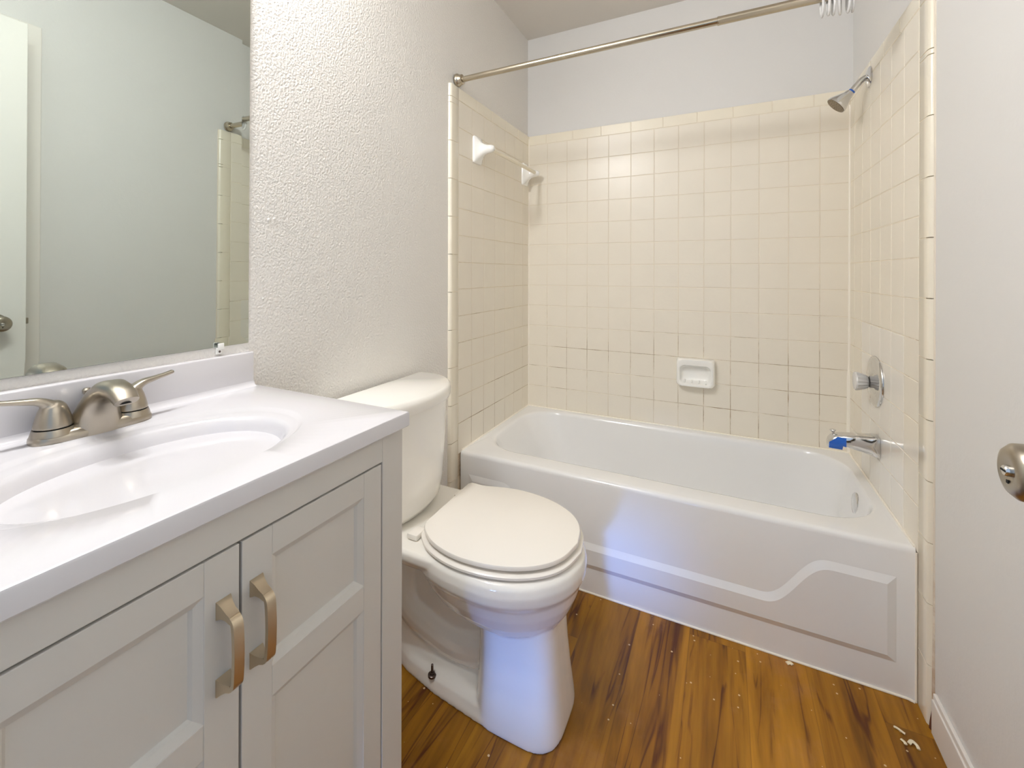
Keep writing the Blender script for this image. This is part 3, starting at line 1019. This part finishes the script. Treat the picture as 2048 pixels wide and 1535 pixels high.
bv = 0.019
o1 = [mp(y, z, -0.00035) for y, z in ((MY0, MZ0), (MY1, MZ0), (MY1, MZ1), (MY0, MZ1))]
i1 = [mp(y, z, 0.0) for y, z in ((MY0 + bv, MZ0 + bv), (MY1 - bv, MZ0 + bv), (MY1 - bv, MZ1 - bv), (MY0 + bv, MZ1 - bv))]
loft(bm, [o1, i1], cap0=False, cap1=True)
obj('mirror_glass', bm, M['mirror'], mir, smooth=0)
bm = bmesh.new()
g1 = [mp(y, z, -0.0008) for y, z in ((MY0 - .0003, MZ0 - .0003), (MY1 + .0003, MZ0 - .0003), (MY1 + .0003, MZ1 + .0003), (MY0 - .0003, MZ1 + .0003))]
g0 = [Vector((WL + 0.0004, p.y, p.z)) for p in g1]
loft(bm, [g0, g1])
obj('mirror_backing', bm, M['mirror_edge'], mir, smooth=0)
clip = thing('mirror_clip', 'small clear plastic clip under the mirror edge with a dark screw', 'clip', (WL, -1.706, 0.968))
bm = bmesh.new()
rbox(bm, (WL + 0.0004, -1.7125, 0.9555), (WL + 0.0035, -1.6995, 0.9705), 0.001)
rbox(bm, (WL + 0.0004, -1.7125, 0.9665), (-0.0008, -1.6995, 0.9708), 0.0008)
rbox(bm, (-0.0030, -1.7125, 0.9665), (0.0004, -1.6995, 0.9800), 0.0012)
obj('clip_body', bm, M['ceramic'], clip, smooth=30)
bm = bmesh.new()
lathe(bm, (WL + 0.003, -1.705, 0.9615), (1, 0, 0), [(0, 0.0026), (0.0012, 0.0024), (0.0016, 0.001)], 12)
obj('screw', bm, M['bolt'], clip)

# ------------------------------------------------------------------ vanity light above the mirror
LZ = 2.17
vl = thing('vanity_light', 'three-globe vanity light bar above the mirror', 'light', (WL, -1.96, LZ))
bm = bmesh.new()
rbox(bm, (WL + 0.0005, -2.22, LZ - 0.055), (WL + 0.03, -1.70, LZ + 0.055), 0.006)
obj('backplate', bm, M['nickel'], vl, smooth=30)
for dy in (-0.17, 0.0, 0.17):
    bm = bmesh.new()
    lathe(bm, (WL + 0.028, -1.96 + dy, LZ), (1, 0, 0), [(0, 0.028), (0.025, 0.026), (0.030, 0.022)], 20)
    so = obj('socket', bm, M['nickel'], vl)
    bm = bmesh.new()
    bmesh.ops.create_uvsphere(bm, u_segments=20, v_segments=12, radius=0.048)
    bmesh.ops.translate(bm, verts=bm.verts, vec=(WL + 0.098, -1.96 + dy, LZ))
    obj('globe', bm, M['lamp'], so, smooth=180)

# ------------------------------------------------------------------ shower curtain rod and rings
RY, RZ = -0.740, 1.9125
rod = thing('shower_curtain_rod', 'satin nickel tension rod across the top of the tub', 'curtain rod', (WL, RY, RZ))
bm = bmesh.new()
lathe(bm, (WL + 0.012, RY, RZ), (1, 0, 0), [(0, 0.0112), (0.96, 0.0112)], 28)
obj('inner_tube', bm, M['rod'], rod)
bm = bmesh.new()
lathe(bm, (0.938, RY, RZ), (1, 0, 0), [(0, 0.0118), (0.001, 0.0132), (0.006, 0.0132), (0.007, 0.0127), (WR - 0.95, 0.0127)], 28)
obj('outer_tube', bm, M['rod'], rod)
for x, s in ((WL + 0.0006, 1), (WR - 0.0006, -1)):
    bm = bmesh.new()
    lathe(bm, (x, RY, RZ), (s, 0, 0), [(0, 0.0225), (0.004, 0.0258), (0.010, 0.0262), (0.014, 0.0235), (0.017, 0.0215), (0.030, 0.0195), (0.032, 0.0165), (0.032, 0.012)], 32)
    obj('end_flange', bm, M['rod'], rod)
ring_label = 'clear plastic curtain ring bunched on the rod above the shower head'
proto = None
for i, x in enumerate((1.203, 1.217, 1.229, 1.243, 1.262, 1.272)):
    if proto is None:
        bm = bmesh.new()
        pts = [(x, RY + 0.017 * sin(2 * pi * k / 28), RZ - 0.018 + 0.034 * cos(2 * pi * k / 28)) for k in range(29)]
        tube(bm, pts, 0.0034, 10, flat=1.6)
        proto = tag(obj('shower_curtain_ring', bm, M['clear'], loc=(x, RY, RZ), smooth=60), ring_label, 'curtain ring', 'clear rings on the curtain rod')
    else:
        c = proto.copy()
        COL.objects.link(c)
        c.location = (x, RY, RZ - random.uniform(0, 0.002))
        c.rotation_euler = (random.uniform(-0.15, 0.15), 0, random.uniform(-0.25, 0.25))

# ------------------------------------------------------------------ towel bar
tbar = thing('towel_bar', 'white ceramic towel bar on the left tiled wall above the tub', 'towel bar', (XL, -0.34, 1.66))


def bracket(y, zc):
    bm = bmesh.new()
    sec = lambda x, wy, wz, p, zo=0.0: [Vector((x, y + wy * sgnpow(cos(2 * pi * k / 40), 2 / p), zc + zo + wz * sgnpow(sin(2 * pi * k / 40), 2 / p))) for k in range(40)]
    loft(bm, [sec(XL + 0.0002, 0.036, 0.0585, 9), sec(XL + 0.007, 0.036, 0.0585, 9), sec(XL + 0.011, 0.033, 0.055, 7), sec(XL + 0.018, 0.026, 0.043, 4), sec(XL + 0.029, 0.0195, 0.030, 2.8), sec(XL + 0.042, 0.0165, 0.022, 2.3),
              sec(XL + 0.056, 0.0155, 0.0180, 2), sec(XL + 0.068, 0.0150, 0.0170, 2), sec(XL + 0.078, 0.0135, 0.0145, 2), sec(XL + 0.084, 0.0095, 0.0105, 2), sec(XL + 0.0865, 0.004, 0.005, 2)])
    return obj('bracket', bm, M['ceramic'], tbar, smooth=50)


bracket(-0.590, 1.664)
bracket(-0.066, 1.661)
bm = bmesh.new()
lathe(bm, (XL + 0.066, -0.585, 1.664), (0, 1, 0), [(0, 0.0085), (0.512, 0.0085)], 20)
obj('bar', bm, M['bar'], tbar)

# ------------------------------------------------------------------ soap dish
sd = thing('soap_dish', 'white ceramic soap dish fixed to the back wall tiles', 'soap dish', (0.842, 0, 0.672))
bm = bmesh.new()
SX0, SX1, SZ0, SZ1 = 0.760, 0.924, 0.609, 0.737


def srect(dx0, dx1, dz0, dz1, y, r, bulge=0.0):
    lp = rrect(SX0 + dx0, SX1 - dx1, SZ0 + dz0, SZ1 - dz1, r, 0, 7)
    cx_ = (SX0 + SX1) / 2
    out = []
    for p in lp:
        t = max(0.0, 1 - ((p.x - cx_) / 0.082) ** 2)
        low = max(0.0, min(1.0, (SZ0 + 0.06 - p.y) / 0.06))
        out.append(Vector((p.x, y - bulge * t * low, p.y)))
    return out


loft(bm, [srect(0, 0, 0, 0, 0.0002, 0.012), srect(0, 0, 0, 0, -0.010, 0.012), srect(0.002, 0.002, 0.002, 0.001, -0.024, 0.016, 0.004), srect(0.004, 0.004, 0.003, 0.001, -0.036, 0.018, 0.010), srect(0.007, 0.007, 0.005, 0.003, -0.041, 0.02, 0.013), srect(0.011, 0.011, 0.009, 0.008, -0.042, 0.02, 0.013),
          srect(0.016, 0.016, 0.014, 0.028, -0.040, 0.022, 0.012), srect(0.019, 0.019, 0.019, 0.031, -0.032, 0.022, 0.008), srect(0.024, 0.024, 0.024, 0.034, -0.012, 0.02, 0.002), srect(0.032, 0.032, 0.030, 0.038, -0.006, 0.02)], cap0=True, cap1=True)
for k in range(4):
    x = 0.797 + 0.030 * k
    tube(bm, [(x, -0.010, 0.6355), (x, -0.030, 0.6330), (x, -0.044, 0.6300)], 0.0035, 8)
obj('dish_body', bm, M['ceramic'], sd, smooth=50)

# ------------------------------------------------------------------ shower head
SYH, SZH = -0.275, 1.827
sh = thing('wall_shower', 'chrome shower head on a bent arm high on the right wall', 'shower', (WR, SYH, SZH))
bm = bmesh.new()
lathe(bm, (XR + 0.0002, SYH, SZH), (-1, 0, 0), [(0, 0.036), (0.002, 0.036), (0.005, 0.033), (0.008, 0.025), (0.010, 0.012)], 36)
obj('wall_flange', bm, M['chrome'], sh)
bm = bmesh.new()
arm = smooth_path([(XR + 0.004, SYH, SZH), (XR - 0.014, SYH, SZH - 0.002), (XR - 0.030, SYH, SZH - 0.015), (XR - 0.052, SYH, SZH - 0.043)], 6)
tube(bm, arm, 0.0105, 20)
obj('shower_arm', bm, M['chrome'], sh)
HA = Vector((-0.72, 0.0, -0.69)).normalized()
H0 = Vector((XR - 0.050, SYH, SZH - 0.041))
bm = bmesh.new()
lathe(bm, H0 - HA * 0.001, HA, [(0, 0.0112), (0.007, 0.0112)], 20)
obj('thread_tape', bm, M['blue'], sh, label='blue thread tape at the neck of the head')
bm = bmesh.new()
lathe(bm, H0 + HA * 0.005, HA, [(0, 0.0125), (0.004, 0.0145), (0.014, 0.0155), (0.020, 0.0190), (0.036, 0.0270), (0.050, 0.0335), (0.056, 0.0350), (0.060, 0.0345)], 36)
obj('head_bell', bm, M['chrome'], sh)
bm = bmesh.new()
lathe(bm, H0 + HA * 0.0652, HA, [(0, 0.0325), (0.0012, 0.0325), (0.0012, 0.0)], 36, cap1=False)
_, u_, v_ = frame(HA)
for rr, nn in ((0.007, 5), (0.016, 10), (0.025, 16)):
    for k in range(nn):
        c = H0 + HA * 0.0662 + (u_ * cos(2 * pi * k / nn) + v_ * sin(2 * pi * k / nn)) * rr
        lathe(bm, c, HA, [(0, 0.0018), (0.0015, 0.0013)], 8)
obj('spray_face', bm, M['spray'], sh)

# ------------------------------------------------------------------ tub valve
VYV, VZV = -0.357, 0.770
vt = thing('tub_valve', 'round chrome valve plate with clear fluted knob above the tub spout', 'valve', (XR, VYV, VZV))
bm = bmesh.new()
lathe(bm, (XR - 0.0002, VYV, VZV), (-1, 0, 0), [(0, 0.085), (0.002, 0.085), (0.006, 0.082), (0.0095, 0.074), (0.011, 0.060), (0.012, 0.034), (0.019, 0.026), (0.020, 0.0)], 56, cap1=False)
obj('escutcheon', bm, M['chrome'], vt)
bm = bmesh.new()
NF = 60
kl = []
for t, r, am in ((0.020, 0.015, 0.02), (0.023, 0.0200, 0.05), (0.030, 0.0235, 0.06), (0.048, 0.0290, 0.06), (0.054, 0.0310, 0.03), (0.058, 0.0295, 0.0), (0.0600, 0.020, 0.0)):
    kl.append([Vector((XR - t, VYV + r * (1 + am * cos(15 * 2 * pi * k / NF)) * cos(2 * pi * k / NF), VZV - 0.004 + r * (1 + am * cos(15 * 2 * pi * k / NF)) * sin(2 * pi * k / NF))) for k in range(NF)])
loft(bm, kl)
kn = obj('control_knob', bm, M['clear'], vt, smooth=35, label='clear fluted acrylic control knob')
bm = bmesh.new()
lathe(bm, (XR - 0.018, VYV, VZV - 0.004), (-1, 0, 0), [(0, 0.011), (0.018, 0.009), (0.024, 0.006)], 16)
obj('stem', bm, M['chrome'], vt)

# ------------------------------------------------------------------ tub spout
SY, SZ = -0.380, 0.561
sp = thing('tub_spout', 'chrome tub spout with diverter pull and blue patch on its side', 'spout', (XR, SY, SZ))
bm = bmesh.new()


def spsec(x, hy, z0, z1, p=3.2):
    zc, hz = (z0 + z1) / 2, (z1 - z0) / 2
    return [Vector((x, SY + hy * sgnpow(cos(2 * pi * k / 36), 2 / p), zc + hz * sgnpow(sin(2 * pi * k / 36), 2 / p))) for k in range(36)]


loft(bm, [spsec(XR - 0.0004, 0.030, SZ - 0.036, SZ + 0.035, 5), spsec(XR - 0.012, 0.030, SZ - 0.034, SZ + 0.0355, 5), spsec(XR - 0.022, 0.029, SZ - 0.031, SZ + 0.0345), spsec(XR - 0.060, 0.0275, SZ - 0.022, SZ + 0.031), spsec(XR - 0.096, 0.0262, SZ - 0.013, SZ + 0.0275),
          spsec(XR - 0.098, 0.0260, SZ - 0.026, SZ + 0.0270), spsec(XR - 0.112, 0.0250, SZ - 0.027, SZ + 0.0245), spsec(XR - 0.126, 0.0232, SZ - 0.0265, SZ + 0.0175), spsec(XR - 0.134, 0.0205, SZ - 0.025, SZ + 0.007), spsec(XR - 0.137, 0.017, SZ - 0.023, SZ - 0.004)])
body = obj('spout_body', bm, M['chrome'], sp, smooth=50)
bm = bmesh.new()


def patch(x0, x1, t0, t1):
    # glossy blue patch over the side of the spout that faces the room
    pts = []
    for x in (x0, x1):
        for t in (t0, t1):
            pts.append((x, t))
    return pts


rowsx = [0.089, 0.093, 0.0975, 0.0985, 0.106, 0.112, 0.119, 0.126, 0.131, 0.135]
fl = []
for dx in rowsx:
    z1 = SZ + 0.019 if dx < 0.112 else SZ + 0.019 - (dx - 0.112) * 0.95
    z0 = SZ - 0.0235 if dx > 0.098 else SZ - 0.010 - (0.0975 - dx) * 0.18
    hy = 0.0262 - max(0, dx - 0.098) * 0.10 - max(0, dx - 0.126) * 0.30 + max(0, 0.098 - dx) * 0.035
    zc_, hz_ = SZ + 0.001, 0.027
    fl.append([Vector((XR - dx, SY - hy * (1 - min(1, abs((z - zc_) / hz_)) ** 3.2 * 0.30) - 0.0012, z)) for z in [z0 + (z1 - z0) * i / 6 for i in range(7)]])
for a, b in zip(fl, fl[1:]):
    for i in range(6):
        quad(bm, (a[i], a[i + 1], b[i + 1], b[i]))
obj('blue_patch', bm, M['blue'], sp, smooth=60, label='blue patch at the spout tip')
bm = bmesh.new()
lathe(bm, (XR - 0.120, SY, SZ + 0.0195), (-0.1, 0, 1), [(0, 0.0045), (0.006, 0.0040), (0.009, 0.0040), (0.012, 0.0085), (0.0145, 0.0095), (0.016, 0.0085)], 20)
obj('diverter_pull', bm, M['chrome'], sp)

# ------------------------------------------------------------------ scraps on the floor
def scrap(pts, r, label, loc, flat=0.35):
    bm = bmesh.new()
    tube(bm, smooth_path(pts, 4), r, 8, flat=flat)
    return tag(obj('paint_scrap', bm, M['scrap'], loc=loc, smooth=60), label, 'scrap', 'paint scraps on the floor')


scrap([(1.338, -0.836, 0.002), (1.343, -0.840, 0.004), (1.356, -0.848, 0.003)], 0.0026, 'thin curled off-white paint scrap on the floor near the right baseboard', (1.345, -0.84, 0), 1.0)
scrap([(1.356, -0.872, 0.002), (1.363, -0.866, 0.006), (1.371, -0.871, 0.004), (1.372, -0.879, 0.002)], 0.004, 'wider hooked off-white paint scrap nearest the right baseboard', (1.363, -0.87, 0), 0.5)
scrap([(1.343, -0.866, 0.0015), (1.348, -0.872, 0.002), (1.349, -0.878, 0.0015)], 0.0035, 'faint flat paint scrap between the two curled scraps', (1.346, -0.87, 0))
scrap([(1.122, -0.742, 0.0015), (1.131, -0.737, 0.003), (1.137, -0.741, 0.0015)], 0.006, 'crumbly off-white scrap on the floor against the bathtub apron', (1.131, -0.74, 0), 0.4)
